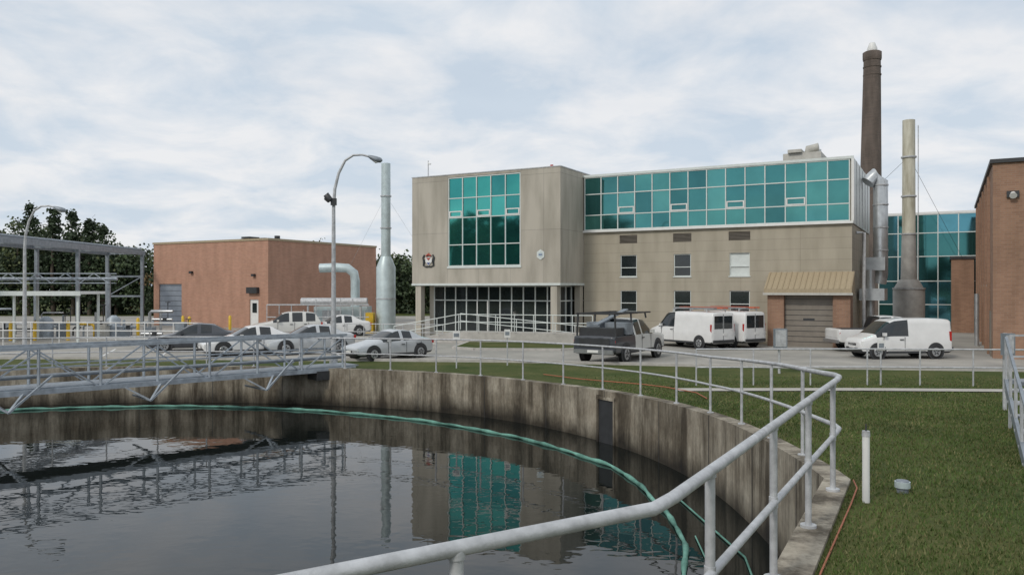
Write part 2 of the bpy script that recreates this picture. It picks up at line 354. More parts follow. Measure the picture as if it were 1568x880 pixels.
mb=MB(); pts=[]
for t in np.arange(-20,200,1):
    r=np.interp(t,[-20,-5,3,12,24,60,90,200],[16.0,16.3,16.7,17.1,17.65,17.75,17.95,17.9])
    r+=.03*math.sin(t*.37)+.02*math.sin(t*.83)
    pts.append((C[0]+r*math.cos(math.radians(t)),C[1]+r*math.sin(math.radians(t)),WZ+.035+.01*math.sin(t*1.3)))
mb.path(pts,[.05+.012*math.sin(i*2.1)+.008*math.sin(i*.7) for i in range(len(pts))],'green',8); mb.obj('algae_covered_weir_pipe')
mb=MB(); mb.path([(3.5,15.2,-1.42),(3.3,12.9,-1.42),(2.9,10.9,-1.42)],.015,'green',6); mb.path([(3.7,18.5,-1.42),(4.1,14,-1.42),(3.6,11,-1.42)],.02,'green',6); mb.obj('air_line_pipe')
a=math.radians(32.5); R=np.interp(32.5,th,rs)-.36
e=empty('wall_recess',(C[0]+R*math.cos(a),C[1]+R*math.sin(a),0),a)
mb=MB(); mb.box(-.05,.02,-.36,.36,-1.6,-.12,'dark'); mb.box(-.09,.0,-.43,-.36,-1.6,.0,'tank'); mb.box(-.09,.0,.36,.43,-1.6,.0,'tank'); mb.box(-.1,.0,-.43,.43,-.12,-.04,'tank'); mb.obj('recess_shade_panel',e)  # framed dark panel, its colour stands in for shade inside a wall opening
mb=MB(); mb.path([(4.80,11.2,.61),(4.70,10.85,.585),(4.30,10.1,.575),(3.62,8.85,.575),(2.95,7.62,.575),(2.1,6.0,.575)],.011,'orange',6)
mb.path([(1.2,30.2,.05),(2.4,28.6,.06),(4.4,26.9,.07),(5.0,25.9,.1),(5.6,24.2,.14),(5.5,22.5,.2)],.018,'orange',6)
mb.obj('orange_hose')
mb=MB(); mb.tube((4.56,10.26,.5),(4.56,10.26,1.40),.046,.046,'white',14); mb.tube((4.56,10.26,1.40),(4.56,10.26,1.47),.052,.048,'galv',14); mb.tube((4.56,10.26,1.47),(4.56,10.26,1.56),.012,.008,'dark',8); mb.obj('vent_pipe')
mb=MB(); mb.path([(5.27,10.75,.5),(5.27,10.75,.62)],[.075,.075],'steel',16); mb.path([(5.27,10.75,.62),(5.27,10.75,.70)],[.1,.1],'duct',18); mb.path([(5.27,10.75,.70),(5.27,10.75,.715)],[.085,.08],'steel',18); mb.obj('capped_pipe')

# ------------------------------------------------------------------ bridge
def bridge():
    a=Vector((-7.0,32.9,0)); d=Vector((-.745,-.667,0)); nrm=Vector((-d.y,d.x,0))
    if nrm.y>0: nrm=-nrm
    L=33; mb=MB(); zt,zb=1.38,-.02; zm=.30
    for off in (0,1.5):
        o=a-nrm*off
        def P(s,z): q=o+d*s; return (q.x,q.y,z)
        mb.beam(P(-.6,zb),P(L,zb),.12,.16,'bridge'); mb.beam(P(-.2,zt),P(L,zt),.08,.10,'bridge'); mb.beam(P(-.2,zm+.45),P(L,zm+.45),.05,.05,'bridge')
        m=18
        for i in range(m+1):
            s=L*i/m; mb.beam(P(s,zb),P(s,zt),.07,.07,'bridge')
            if i<m:
                s2=L*(i+1)/m
                if i%2: mb.beam(P(s,zb),P(s2,zt-.1),.05,.05,'bridge')
                else: mb.beam(P(s,zt-.1),P(s2,zb),.05,.05,'bridge')
    def Q(s,t,z): q=a-nrm*t+d*s; return (q.x,q.y,z)
    mb.beam(Q(-.8,.75,.08),Q(L,.75,.08),1.38,.05,'steel')
    for s in np.arange(3,L,4.2):
        mb.beam(Q(s,0,zb),Q(s+.5,-.45,-.55),.07,.07,'bridge'); mb.beam(Q(s-.8,0,zb+.5),Q(s+.5,-.45,-.55),.06,.06,'bridge'); mb.beam(Q(s+.5,-.45,-.55),Q(s+.5,1.5,-.55),.06,.06,'bridge'); mb.beam(Q(s+1.3,0,zb),Q(s+.5,-.45,-.55),.05,.05,'bridge')
    mb.path([Q(-.3,.4,.45),Q(L,.4,.45)],.07,'steel',8); mb.obj('clarifier_bridge')
    mb=MB(); mb.beam(Q(-.9,.75,-.22),Q(1.2,.75,-.22),1.7,.36,'dark'); mb.obj('bridge_bearing')
bridge()

# ------------------------------------------------------------------ office building
B=empty('office_building',(4.75,52.6,0),ROT)
mb=MB()
wins=[(2.55,3.66),(6.09,7.17),(9.53,10.73)]
ops=[]
for a,b in wins: ops+=[(a,b,4.05,5.44),(a,b,1.8,3.17)]
lv=[(a-.05,b+.03,6.19,6.72) for a,b in wins]
W=16.36; D=11
wall_open(mb,0,W,0,6.96,0,ops+lv,'panel')
mb.quad((W,0,0),(W,D,0),(W,D,6.96),(W,0,6.96),'panel'); mb.quad((0,D,0),(0,D,6.96),(W,D,6.96),(W,D,0),'panel')
mb.obj('walls',B)
mg=MB(); mf=MB()
for o in ops:
    a,b,c,d=o; mg.quad((a,.12,c),(b,.12,c),(b,.12,d),(a,.12,d),'glassd' if not(a>9 and c>4) else 'frame')
    for x0,x1,z0,z1 in ((a,a+.05,c,d),(b-.05,b,c,d),(a+.05,b-.05,c,c+.05),(a+.05,b-.05,d-.05,d),(a+.05,b-.05,(c+d)/2-.14,(c+d)/2-.09)): mf.box(x0,x1,.05,.115,z0,z1,'frame')
    mf.box(a-.05,b+.05,-.05,.04,c-.06,c-.003,'frame')
for a,b,c,d in lv:
    mg.quad((a,.15,c),(b,.15,c),(b,.15,d),(a,.15,d),'door')
    for q in range(6): mf.box(a,b,.03,.13,c+.04+q*.083,c+.07+q*.083,'door')
mg.obj('windows',B); mf.obj('window_frames',B)
mg=MB(); mf=MB(); xs=[.12+i*(W-.24)/14 for i in range(15)]; zs=[7.12,8.08,9.45,10.55]
T=['teal0','teal1','teal2','teal3']; TM=['tealm0','tealm1','tealm2','tealm0','tealm3','tealm1']
curtain(mg,mf,xs,zs,-.12,TM,w=.06,tilt=.010)
for i in (2,5,8,11):
    a,b=xs[i]+.05,xs[i+1]-.05
    for x0,x1,z0,z1 in ((a,a+.07,8.12,8.55),(b-.07,b,8.12,8.55),(a+.07,b-.07,8.12,8.19),(a+.07,b-.07,8.48,8.55)): mf.box(x0,x1,-.175,-.1,z0,z1,'white')
mg.box(.05,W-.02,-.05,D,6.99,10.6,'panel')
mf.box(0,W+.08,-.2,-.05,6.96,7.09,'white'); mf.box(0,W+.1,-.2,-.04,10.58,10.73,'frame'); mf.box(W-.02,W+.12,-.2,-.03,7.09,10.58,'white')
mg.obj('curtain_wall_glass',B); mf.obj('curtain_wall_mullions',B)
mb=MB(); mb.box(W-.02,W+.06,-.03,D,6.99,10.7,'frame')
for q in range(1,6): mb.box(W+.06,W+.09,q*D/6-.03,q*D/6+.03,7,10.7,'galv')
mb.box(.05,W,-.04,D,10.6,10.68,'roof'); mb.obj('upper_side_cladding_roof',B)
mb=MB(); t0=-1.3
mb.box(12.0,12.9,t0,-.002,0,2.95,'brick_b'); mb.box(15.5,16.4,t0,-.002,0,2.95,'brick_b')
mb.box(12.9,15.5,t0+.35,t0+.45,0,2.93,'door')
for q in range(9): mb.box(12.9,15.5,t0+.33,t0+.35,.3*q+.285,.3*q+.305,'dark')
mb.box(13.9,14.5,t0+.325,t0+.345,1.5,1.62,'dark')
mb.obj('garage_bay',B)
mb=MB(); mb.add([(11.85,t0-.25,3.0),(16.5,t0-.25,3.0),(16.5,t0-.25,3.28),(11.85,t0-.25,3.28),(11.85,-.003,4.25),(16.5,-.003,4.25),(16.5,-.003,3.0),(11.85,-.003,3.0)],[(0,1,2,3),(3,2,5,4),(0,3,4,7),(1,6,5,2),(0,7,6,1)],'tan')
for q in range(16): x=11.95+q*.3; mb.beam((x,t0-.26,3.3),(x,-.02,4.27),.035,.04,'tan')
mb.box(11.8,16.55,t0-.3,t0-.26,2.93,3.06,'beige'); mb.obj('garage_canopy',B)
mb=MB(); mb.box(9.5,12.2,2.5,6,10.7,11.1,'beige'); mb.box(12.2,14.4,2.5,6,10.7,11.55,'beige'); mb.box(12.5,13.3,2.3,5.5,11.56,11.75,'beige')
mb.path([(13.6,3,11.5),(13.6,3,11.8),(14.2,3,11.9)],.25,'beige'); mb.tube((14.0,4,10.7),(14.0,4,11.9),.22,.22,'silver'); mb.obj('rooftop_units',B)
x0,x1,y0,y1=-11.24,0,-3.65,8
mb=MB(); gx0,gx1,gz0,gz1=-8.3,-2.8,4.75,10.72
wall_open(mb,x0,x1,3.6,10.87,y0,[(gx0,gx1,gz0,gz1)],'concrete',.12)
mb.quad((x1,y0,3.6),(x1,y1,3.6),(x1,y1,10.87),(x1,y0,10.87),'concrete'); mb.quad((x0,y0,3.6),(x0,y0,10.87),(x0,y1,10.87),(x0,y1,3.6),'concrete')
mb.quad((x0,y0,3.6),(x0,y1,3.6),(x1,y1,3.6),(x1,y0,3.6),'concrete'); mb.quad((x0,y1,3.6),(x0,y1,10.87),(x1,y1,10.87),(x1,y1,3.6),'concrete')
mb.quad((x0,y0,10.87),(x1,y0,10.87),(x1,y1,10.87),(x0,y1,10.87),'roof')
mb.obj('tower_walls',B)
mb=MB(); 
for a in (x0+.25,x1-.7): mb.box(a,a+.45,y0+.05,y0+.5,0,3.598,'concrete')
mb.box(x1-.45,x1-.05,-.5,-.05,0,3.598,'concrete'); mb.box(x0+.25,x0+.7,2,2.4,0,3.598,'concrete')
mb.box(x0-.03,x1+.03,y0-.03,y0+.0,3.5,3.64,'frame'); mb.box(x1,x1+.03,y0-.03,0,3.5,3.64,'frame')
mb.box(x0-.03,x1+.03,y0-.03,y1,10.87,10.93,'galv')
mb.obj('tower_columns_trim',B)
mg=MB(); mf=MB(); xs=[gx0+.04+i*(gx1-gx0-.08)/5 for i in range(6)]
curtain(mg,mf,xs,[4.8,6.2,8.0,9.3,10.66],y0+.05,T,w=.06)
for i in (0,2,4):
    a,b=xs[i]+.05,xs[i+1]-.05
    for p,q,r,s in ((a,a+.07,8.04,8.45),(b-.07,b,8.04,8.45),(a+.07,b-.07,8.04,8.11),(a+.07,b-.07,8.38,8.45)): mf.box(p,q,y0-.005,y0+.07,r,s,'white')
mf.box(gx0-.05,gx1+.05,y0-.05,y0-.002,4.64,4.77,'frame')
mg.obj('tower_glass',B); mf.obj('tower_mullions',B)
mg=MB(); mf=MB()
xs=[x0+.9+i*(abs(x0)-1.6)/11 for i in range(12)]
curtain(mg,mf,xs,[.35,2.5,3.45],y0+1.4,['glassd'],w=.07); curtain(mg,mf,[y0+1.4,y0+2.3,y0+3.2,3.6],[.35,2.5,3.45],x1-.7,['glassd'],w=.07,axis='y')
mf.box(x0+.9,x1-.7,y0+1.38,y0+1.6,0,.33,'concrete'); mf.box(xs[4]+.06,xs[5]-.06,y0+1.3,y0+1.36,0.05,2.45,'glassd'); mf.box(xs[4],xs[4]+.07,y0+1.28,y0+1.38,.02,2.5,'white'); mf.box(xs[5]-.07,xs[5],y0+1.28,y0+1.38,.02,2.5,'white')
mf.box(x0+.9,x1-.7,y0+1.35,y0+1.6,3.46,3.59,'frame')
mg.box(x0+.5,x0+.9,y0+1.4,y1,0,3.59,'concrete'); mg.box(x0+.9,x1-.8,y0+3.8,y1,0,3.59,'dark')
mg.obj('lobby_glass',B); mf.obj('lobby_mullions',B)
M['blue']=mat('blue_enamel',(.05,.08,.25),.5); M['crestred']=mat('crest_red',(.34,.06,.04),.6)
mb=MB() # coat of arms: shield, supporters, crown, scroll
cx=-9.85
mb.add([(cx-.27,y0-.05,5.42),(cx+.27,y0-.05,5.42),(cx+.27,y0-.05,5.12),(cx,y0-.05,4.84),(cx-.27,y0-.05,5.12)],[(4,3,2,1,0)],'white')
mb.add([(cx-.2,y0-.065,5.38),(cx+.2,y0-.065,5.38),(cx,y0-.065,5.2)],[(2,1,0)],'crestred')
mb.add([(cx-.16,y0-.065,5.05),(cx+.16,y0-.065,5.05),(cx,y0-.065,4.9)],[(2,1,0)],'blue')
for sx in (-1,1):
    mb.path([(cx+sx*.42,y0-.05,4.85),(cx+sx*.36,y0-.05,5.15),(cx+sx*.44,y0-.05,5.4),(cx+sx*.34,y0-.05,5.58)],[.05,.09,.07,.05],'dark',8)
    mb.path([(cx+sx*.4,y0-.05,5.35),(cx+sx*.28,y0-.06,5.28)],[.04,.03],'tan',6)
mb.path([(cx-.2,y0-.05,5.5),(cx,y0-.05,5.62),(cx+.2,y0-.05,5.5)],[.05,.09,.05],'crestred',8); mb.path([(cx,y0-.05,5.6),(cx,y0-.05,5.74)],[.07,.03],'tan',8)
mb.path([(cx-.45,y0-.05,4.86),(cx-.2,y0-.05,4.78),(cx,y0-.05,4.8),(cx+.2,y0-.05,4.78),(cx+.45,y0-.05,4.86)],[.03,.05,.05,.05,.03],'dark',8); mb.obj('city_crest',B)
mb=MB(); hx=[(-1.36+.3*math.cos(math.radians(60*i+30)),y0-.04,5.43+.33*math.sin(math.radians(60*i+30))) for i in range(6)]; mb.add(hx,[tuple(range(6))],'frame')
hx=[(-1.36+.17*math.cos(math.radians(60*i+30)),y0-.05,5.43+.18*math.sin(math.radians(60*i+30))) for i in range(6)]; mb.add(hx,[tuple(range(6))],'duct'); mb.box(-1.48,-1.24,y0-.06,y0-.055,5.4,5.46,'blue'); mb.obj('wall_emblem',B)
mb=MB(); mb.tube((-10.7,-2.5,10.9),(-10.7,-2.5,12.2),.04,.03,'galv'); mb.tube((-10.7,-2.5,12.0),(-10.5,-2.5,11.95),.06,.06,'white'); mb.tube((-1.0,-2.8,10.9),(-1.0,-2.8,11.15),.13,.1,'red'); mb.tube((-9.9,0,10.9),(-9.9,0,11.5),.1,.1,'galv'); mb.obj('roof_fixtures',B)
mb=MB(); mb.path([(W+.4,5,9.8),(W+.75,5.2,10.25),(W+1.1,5.4,9.9),(W+1.1,5.4,4.2),(W+1.0,5.4,3.6)],[.42,.42,.42,.42,.42],'silver',14); mb.box(W+.3,W+1.4,4.6,5.9,4.4,5.2,'silver'); mb.tube((W+.7,3.2,0),(W+.7,3.2,4.4),.25,.25,'silver'); mb.path([(W+.1,1.2,6.5),(W+.5,1.4,6.5),(W+.5,1.4,3.2),(W+.5,1.4,0)],.1,'galv')
for z in (5.6,7.0,8.4,9.6): mb.path([(W+1.1,5.4,z),(W+1.1,5.4,z+.08)],[.46,.46],'galv',14)
mb.box(W+.15,W+1.5,2.5,5.2,2.6,3.3,'silver'); mb.obj('side_ducts',B)

B2=empty('glass_office_block',(31.5,66,0),ROT)
mg=MB(); mf=MB(); xs=[i*1.45-1 for i in range(8)]; curtain(mg,mf,xs,[0,2.0,3.9,5.9,7.8,9.3],-.1,['blueglass','tealm3','blueglass'],w=.07); 
mg.box(-1,9.1,0,12,0,9.3,'frame'); mf.box(-1.1,9.3,-.16,.0,9.33,9.5,'white'); mg.obj('glass_wall',B2)
mf.box(7.6,9.3,-1.8,-.2,0,9.75,'frame'); mf.obj('frame',B2)
mg=MB(); mf=MB(); curtain(mg,mf,[7.7,8.45,9.2],[.1,2.,3.9,5.9,7.8,9.7],-1.85,['blueglass','tealm1'],w=.07); mg.obj('corner_glass',B2); mf.obj('corner_mullions',B2)
B3=empty('brown_brick_building',(22.7,37.6,0),ROT)
mb=MB(); wall_open(mb,0,16,0,9.2,0,[(2.2,3.0,3,7.5)],'brick_b'); mb.quad((0,24,0),(0,0,0),(0,0,9.2),(0,24,9.2),'brick_b'); mb.quad((0,0,9.2),(16,0,9.2),(16,24,9.2),(0,24,9.2),'roof'); mb.quad((0,24,0),(0,24,9.2),(16,24,9.2),(16,24,0),'brick_b'); mb.quad((16,0,0),(16,24,0),(16,24,9.2),(16,0,9.2),'brick_b')
for q in (3,6.5,10,13.5,17,20.5): mb.box(-.12,-.002,q-.25,q+.25,0,8.9,'brick_b')
mb.obj('walls',B3)
mb=MB(); mb.box(-.12,16.1,-.12,24.1,9.2,9.38,'dark'); mb.box(2.2,3.0,.14,.16,3,7.5,'glassd')
for q in (4.2,7.7,11.2,14.7): mb.box(-.03,-.002,q,q+1.1,3.5,5.2,'glassd'); mb.box(-.06,-.031,q-.06,q+1.16,3.42,3.5,'kerb')
mb.box(-.05,-.002,1.2,2.2,0,2.2,'door'); mb.obj('coping_windows',B3)
mb=MB(); mb.box(.55,1.05,-.12,-.003,7.55,7.85,'dark'); mb.tube((.8,-.15,7.72),(.8,-.32,7.6),.11,.16,'lamp'); mb.obj('wall_floodlight',B3)
mb=MB(); mb.box(-1.6,-.13,24.2,33,0,5.5,'brick_b'); mb.box(-1.7,0,24.1,33,5.5,5.7,'dark'); mb.tube((-.4,9,0),(-.4,9,3),.12,.12,'silver'); mb.obj('annex',B3)
B4=empty('orange_brick_building',(-19.9,65,0),ROT)
mb=MB(); wall_open(mb,-14.1,0,0,7.24,0,[(-13.4,-10.4,0,3.7),(-2.1,-1.1,0,2.4)],'brick_o'); mb.quad((0,0,0),(0,14,0),(0,14,7.24),(0,0,7.24),'brick_o'); mb.quad((-14.1,0,7.24),(0,0,7.24),(0,14,7.24),(-14.1,14,7.24),'roof'); mb.quad((-14.1,0,0),(-14.1,0,7.24),(-14.1,14,7.24),(-14.1,14,0),'brick_o'); mb.quad((-14.1,14,0),(-14.1,14,7.24),(0,14,7.24),(0,14,0),'brick_o')
mb.obj('walls',B4)
mb=MB(); mb.box(-13.4,-10.4,.1,.16,0,3.7,'bdoor')
for q in range(8): mb.box(-13.4,-10.4,.08,.1,.45*q+.4,.45*q+.42,'dark')
mb.box(-2.1,-1.1,.08,.14,0,2.4,'white'); mb.box(-1.85,-1.35,.06,.08,1.3,2.1,'glassd'); mb.box(-2.2,-1.0,-.3,-.003,2.9,3.4,'dark'); mb.box(-14.2,.06,-.06,14.05,7.24,7.42,'tan'); mb.obj('doors_coping',B4)
mb=MB(); mb.box(-7.5,-4.5,4,7,7.43,7.8,'dark'); mb.tube((-5,6,7.4),(-5,6,8.1),.25,.25,'dark'); mb.box(-7.2,-6.2,3.8,5,7.81,7.95,'dark')
mb.box(-1.7,-1.4,-.25,-.003,4.3,4.5,'dark'); mb.box(-9.2,-8.9,-.25,-.003,4.6,4.8,'dark'); mb.obj('roof_vents',B4)

# ------------------------------------------------------------------ stacks
mb=MB(); X,Y=40.7,90
mb.path([(X-.3,Y,0),(X-.2,Y,12),(X,Y,29.0)],[1.45,1.18,.90],'chim',28); mb.path([(X,Y,29),(X,Y,29.2),(X,Y,29.9),(X,Y,30.0)],[.95,1.0,1.0,.85],'chim',28); mb.path([(X,Y,30.0),(X,Y,30.35),(X,Y,31.0)],[.5,.55,.3],'white',14)
for z in (27.3,28.2): mb.path([(X,Y,z),(X,Y,z+.12)],[.97,.97],'chim',28)
mb.obj('brick_chimney')
mb=MB(); X,Y=27.4,55
mb.path([(X,Y,7.0),(X,Y,14.9)],[.43,.40],'rustc',18); mb.path([(X,Y,3.9),(X,Y,7.0)],[.52,.45],'stackg',18); mb.path([(X,Y,0),(X,Y,3.2),(X,Y,3.9)],[1.0,1.0,.62],'stackg',20)
for z in (3.25,7.0,9.6,12.3): mb.path([(X,Y,z),(X,Y,z+.1)],[.5 if z>4 else 1.05]*2,'galv',18)
for sx in (-6,6): mb.tube((X,Y,12.4),(X+sx,Y+4,5.5),.012,.012,'dark',5)
mb.tube((X+.5,Y-.3,3.5),(X+.5,Y-.3,14.5),.03,.03,'galv',6); mb.obj('exhaust_stack')
mb=MB(); X,Y=-9.5,60
mb.path([(X,Y,5.6),(X,Y,12.7)],[.36,.34],'duct',18); mb.path([(X,Y,0),(X,Y,4.9),(X,Y,5.7)],[.72,.72,.38],'duct',20)
for z in (2.5,7.8,10.2): mb.path([(X,Y,z),(X,Y,z+.08)],[.42 if z>5 else .76]*2,'galv',18)
for sx,sy in ((-3.5,2),(3.5,3)): mb.tube((X,Y,10.3),(X+sx*.9,Y+sy,5.0),.007,.007,'galv',5)
mb.obj('vent_stack')
mb=MB(); mb.path([(-15.2,63,4.9),(-13.9,63,4.95),(-13.0,63,4.9),(-12.5,63,4.5),(-12.4,63,3.9),(-12.4,63,1.0)],.36,'duct',14); mb.box(-15.3,-11.2,61.5,63.6,0,1.9,'duct'); mb.box(-14.6,-13.2,61.3,61.5,.4,1.6,'galv')
mb.path([(-16,60.5,2.3),(-11,60.5,2.3)],.3,'galv',12); mb.tube((-15.5,60.5,0),(-15.5,60.5,2.1),.08,.08,'galv'); mb.tube((-11.5,60.5,0),(-11.5,60.5,2.1),.08,.08,'galv'); mb.box(-10.9,-10.3,59,60,0,1.5,'yellow')
for q in range(9): mb.tube((-18+q*.9,58.5,0),(-18+q*.9,58.5,random.uniform(1.6,2.6)),.04,.04,'galv',6)
mb.path([(-18,58.5,2.1),(-10.5,58.5,2.1)],.05,'galv',6); mb.path([(-18,58.5,1.2),(-10.5,58.5,1.2)],.04,'galv',6); mb.obj('odour_control_unit')

# ------------------------------------------------------------------ street lamps
def lamp(loc,h,arm,flood=False):
    x,y=loc; mb=MB(); s=arm/1.95
    pts=[(0,0,0),(.0,0,h-2.3),(.05,0,h-1.5),(.22*s,0,h-.8),(.5*s,0,h-.25),(.85*s,0,h-.02),(1.25*s,0,h),(1.62*s,0,h-.1)]
    mb.path(pts,[.12,.075,.068,.06,.055,.05,.045,.045],'galv',12); mb.tube((0,0,0),(0,0,.25),.19,.17,'galv')
    mb.path([(1.5*s,0,h-.05),(1.65*s,0,h-.12),(1.85*s,0,h-.2),(2.05*s,0,h-.24),(2.12*s,0,h-.25)],[.05,.10,.14,.11,.03],'steel',12)
    mb.path([(1.7*s,0,h-.2),(1.85*s,0,h-.29),(1.98*s,0,h-.28)],[.06,.09,.05],'lamp',10)
    if flood: mb.tube((-.22,-.1,h-1.95),(.12,0,h-1.95),.03,.03,'dark'); mb.path([(-.38,-.12,h-1.85),(-.3,-.1,h-1.8),(-.12,-.1,h-2.0)],[.06,.18,.14],'dark',10); mb.box(-.1,.15,-.15,-.05,h-2.2,h-1.9,'dark')
    mb.obj('street_lamp',loc=(x,y,0))
lamp((-7.75,34.6),9.1,1.95,True); lamp((-25.7,42),7.65,2.0)

# ------------------------------------------------------------------ pipe rack & left plant
mb=MB()
for x in (-37,-33.8):
    for y in (51.2,62,72.8): mb.beam((x,y,0),(x,y,6.4),.24,.24,'steel')
    mb.beam((x,42,6.55),(x-.0,73.2,6.55),.2,.42,'steel')
for y in np.arange(44,74,5.76): mb.beam((-37,y,6.5),(-33.8,y,6.5),.12,.18,'steel')
for z in (4.4,2.6): mb.beam((-37,72.8,z),(-33.8,72.8,z),.12,.16,'steel')
mb.beam((-37,72.8,2.6),(-33.8,72.8,4.4),.08,.08,'steel')
for x in (-36.4,-35.6,-34.5): mb.tube((x,42,6.9),(x,74,6.9),.12,.12,'steel',8)
mb.obj('pipe_rack')
mb=MB()
for z in (3.7,4.4):
    for y in (58,59): mb.beam((-45,y,z),(-29.3,y,z),.07,.07,'bridge')
for q in range(15): x=-45+q*1.04; mb.beam((x,58,3.7 if q%2 else 4.4),(x+1.04,58,4.4 if q%2 else 3.7),.05,.05,'bridge')
for x in (-40,-29.6,-35): mb.beam((x,58.5,0),(x,58.5,4.4),.18,.18,'steel')
mb.tube((-45,58.5,4.0),(-29,58.5,4.0),.12,.12,'bridge'); mb.obj('pipe_bridge')
mb=MB(); mb.box(-36,-26.3,48.5,51.5,2.95,3.12,'white'); mb.box(-36.05,-26.25,48.4,48.5,2.86,3.14,'frame')
for x in (-35,-30.5,-26.6): mb.beam((x,48.8,0),(x,48.8,2.95),.12,.12,'frame'); mb.beam((x,51.2,0),(x,51.2,2.95),.12,.12,'frame')
mb.obj('canopy_shelter')
mb=MB()
for q in range(26):
    x=-38+q*.66+random.uniform(-.3,.3); y=52+random.uniform(-1,6); r=random.uniform(.04,.11); h=random.uniform(.4,1.9); k=random.choice(['steel','bridge','steel','rim','dark'])
    if q%2: mb.path([(x,y,0),(x,y,h),(x+.12,y,h+.12),(x+random.uniform(.4,1.6),y,h+.12)],r,k,8)
    else:
        mb.tube((x,y,0),(x,y,h),r,r,k,8); mb.tube((x-.6,y,h*.6),(x+.8,y,h*.6),r,r,k,8); mb.tube((x+.3,y,h*.6-.12),(x+.3,y,h*.6+.12),r*1.8,r*1.8,'dark',8)
    if q%3==0: mb.box(x-.3,x+.3,y-.3,y+.3,0,random.uniform(.5,1.3),random.choice(['steel','beige','steel']))
    if q%4==0: mb.tube((x+.5,y,h*.6),(x+.5,y,h+.5),.03,.03,'dark',6); mb.path([(x+.5,y,h+.45),(x+.5,y,h+.5)],[.18,.18],'dark',12)
for x,y in ((-31,53),(-27.5,55),(-34.2,51)): mb.path([(x,y,0),(x,y,1.2),(x,y,1.45)],[.45,.45,.15],'bridge',14)
mb.path([(-29.4,54,.9),(-28.5,54,.9),(-28.3,54,.7),(-28.3,54,0)],.1,'yellow',8)
mb.obj('process_piping')
for x,y in ((-26.3,56),(-25.0,60.5),(-23.9,59.0),(-31.6,50.2),(-30.2,50.4),(-21.6,61),(-28.2,50.6),(-33.0,49.8)):
    mb=MB(); mb.path([(0,0,0),(0,0,1.15),(0,0,1.24)],[.11,.11,.05],'yellow',12); mb.obj('safety_bollard',loc=(x,y,0))

def post_box(name,x,y,h,bw,bh):
    mb=MB(); z=gz(y); mb.tube((x,y,z),(x,y,z+h),.05,.05,'galv'); mb.box(x-bw/2,x+bw/2,y-.2,y-.05,z+h-bh,z+h,'steel'); mb.box(x-bw/2+.04,x+bw/2-.04,y-.215,y-.202,z+h-bh+.05,z+h-.05,'galv'); mb.obj(name)
post_box('control_box',10.4,31.0,1.75,.5,.75); post_box('control_box',12.5,20.2,1.95,.28,.55)
for x,y,s in ((-2.3,33,.3),(-.2,34.2,.26),(12.5,27,.25)):
    mb=MB(); mb.tube((x,y,0),(x,y,1.5),.03,.03,'galv'); mb.box(x-s/2,x+s/2,y-.05,y-.03,1.2,1.55,'white'); mb.box(x-s/2+.04,x+s/2-.04,y-.056,y-.052,1.3,1.45,'steel'); mb.obj('notice_sign')
mb=MB()
for dx in (0,1.0):
    mb.beam((10.05+dx,16.2,1.35),(7.85+dx,12.1,.45),.06,.22,'steel')
    mb.beam((10.05+dx,16.2,2.3),(7.85+dx,12.1,1.35),.05,.05,'steel')
    for q in range(5):
        f=q/4; mb.beam((10.05+dx-2.2*f,16.2-4.1*f,1.35-.9*f),(10.05+dx-2.2*f,16.2-4.1*f,2.3-.95*f),.04,.04,'galv')
for q in range(6): f=(q+.5)/6; x=10.05-2.2*f; y=16.2-4.1*f; z=1.35-.9*f; mb.box(x+.03,x+.97,y-.15,y+.15,z-.02,z+.02,'galv')
mb.box(10.5,14,16.2,17.0,1.3,1.38,'steel')
for x in (10.6,12.2,13.8):
    for y in (16.25,16.95): mb.beam((x,y,.2),(x,y,2.3),.05,.05,'galv')
for z in (1.85,2.3): mb.beam((10.6,16.95,z),(14,16.95,z),.04,.04,'galv')
mb.obj('steel_access_stair')

# ------------------------------------------------------------------ vehicles
def loft(st,flags,body,glass='carglass',rear=None):
    vs=[]; n=12
    for (x,zb,ze,wb,zt,wt) in st:
        zm=zb+(ze-zb)*.62; c=.03 if zt-ze>.25 else .015
        r=[(-.88*wb,zb),(-.99*wb,zb+.1),(-wb,zm),(-.955*wb,ze),(-wt,zt-.02),(-.62*wt,zt+c),(.62*wt,zt+c),(wt,zt-.02),(.955*wb,ze),(wb,zm),(.99*wb,zb+.1),(.88*wb,zb)]
        vs+=[(x,y,z) for y,z in r]
    me=[]
    for i in range(len(st)-1):
        fl=flags[i]
        for j in range(12):
            k=rear if (rear and i>=8) else body
            if j in (3,7) and 's' in fl: k=glass
            if j in (4,5,6) and 't' in fl: k=glass
            if j==11 or (j in (0,10)): k='dark'
            if j in (4,5,6) and 'd' in fl: k='dark'
            me.append(((i*n+j,(i+1)*n+j,(i+1)*n+(j+1)%n,i*n+(j+1)%n),k))
    me.append((tuple(range(n)),body)); me.append((tuple(range((len(st)-1)*n,len(st)*n))[::-1],rear or body))
    return vs,me
SED=[(2.3,.34,.55,.66,.6,.52),(2.2,.2,.62,.80,.68,.66),(1.9,.19,.70,.86,.76,.7),(1.1,.19,.84,.88,.92,.72),(.88,.19,.88,.89,.97,.73),(.12,.19,.91,.9,1.38,.6),(-.22,.19,.92,.9,1.44,.6),(-.32,.19,.92,.9,1.44,.6),(-.95,.2,.94,.9,1.39,.58),(-1.08,.2,.95,.9,1.36,.58),(-1.68,.22,.98,.87,1.05,.68),(-2.15,.24,.96,.84,1.0,.66),(-2.28,.38,.82,.74,.86,.6)]
SEDF=['','','','','ts','s','','s','','t','','']
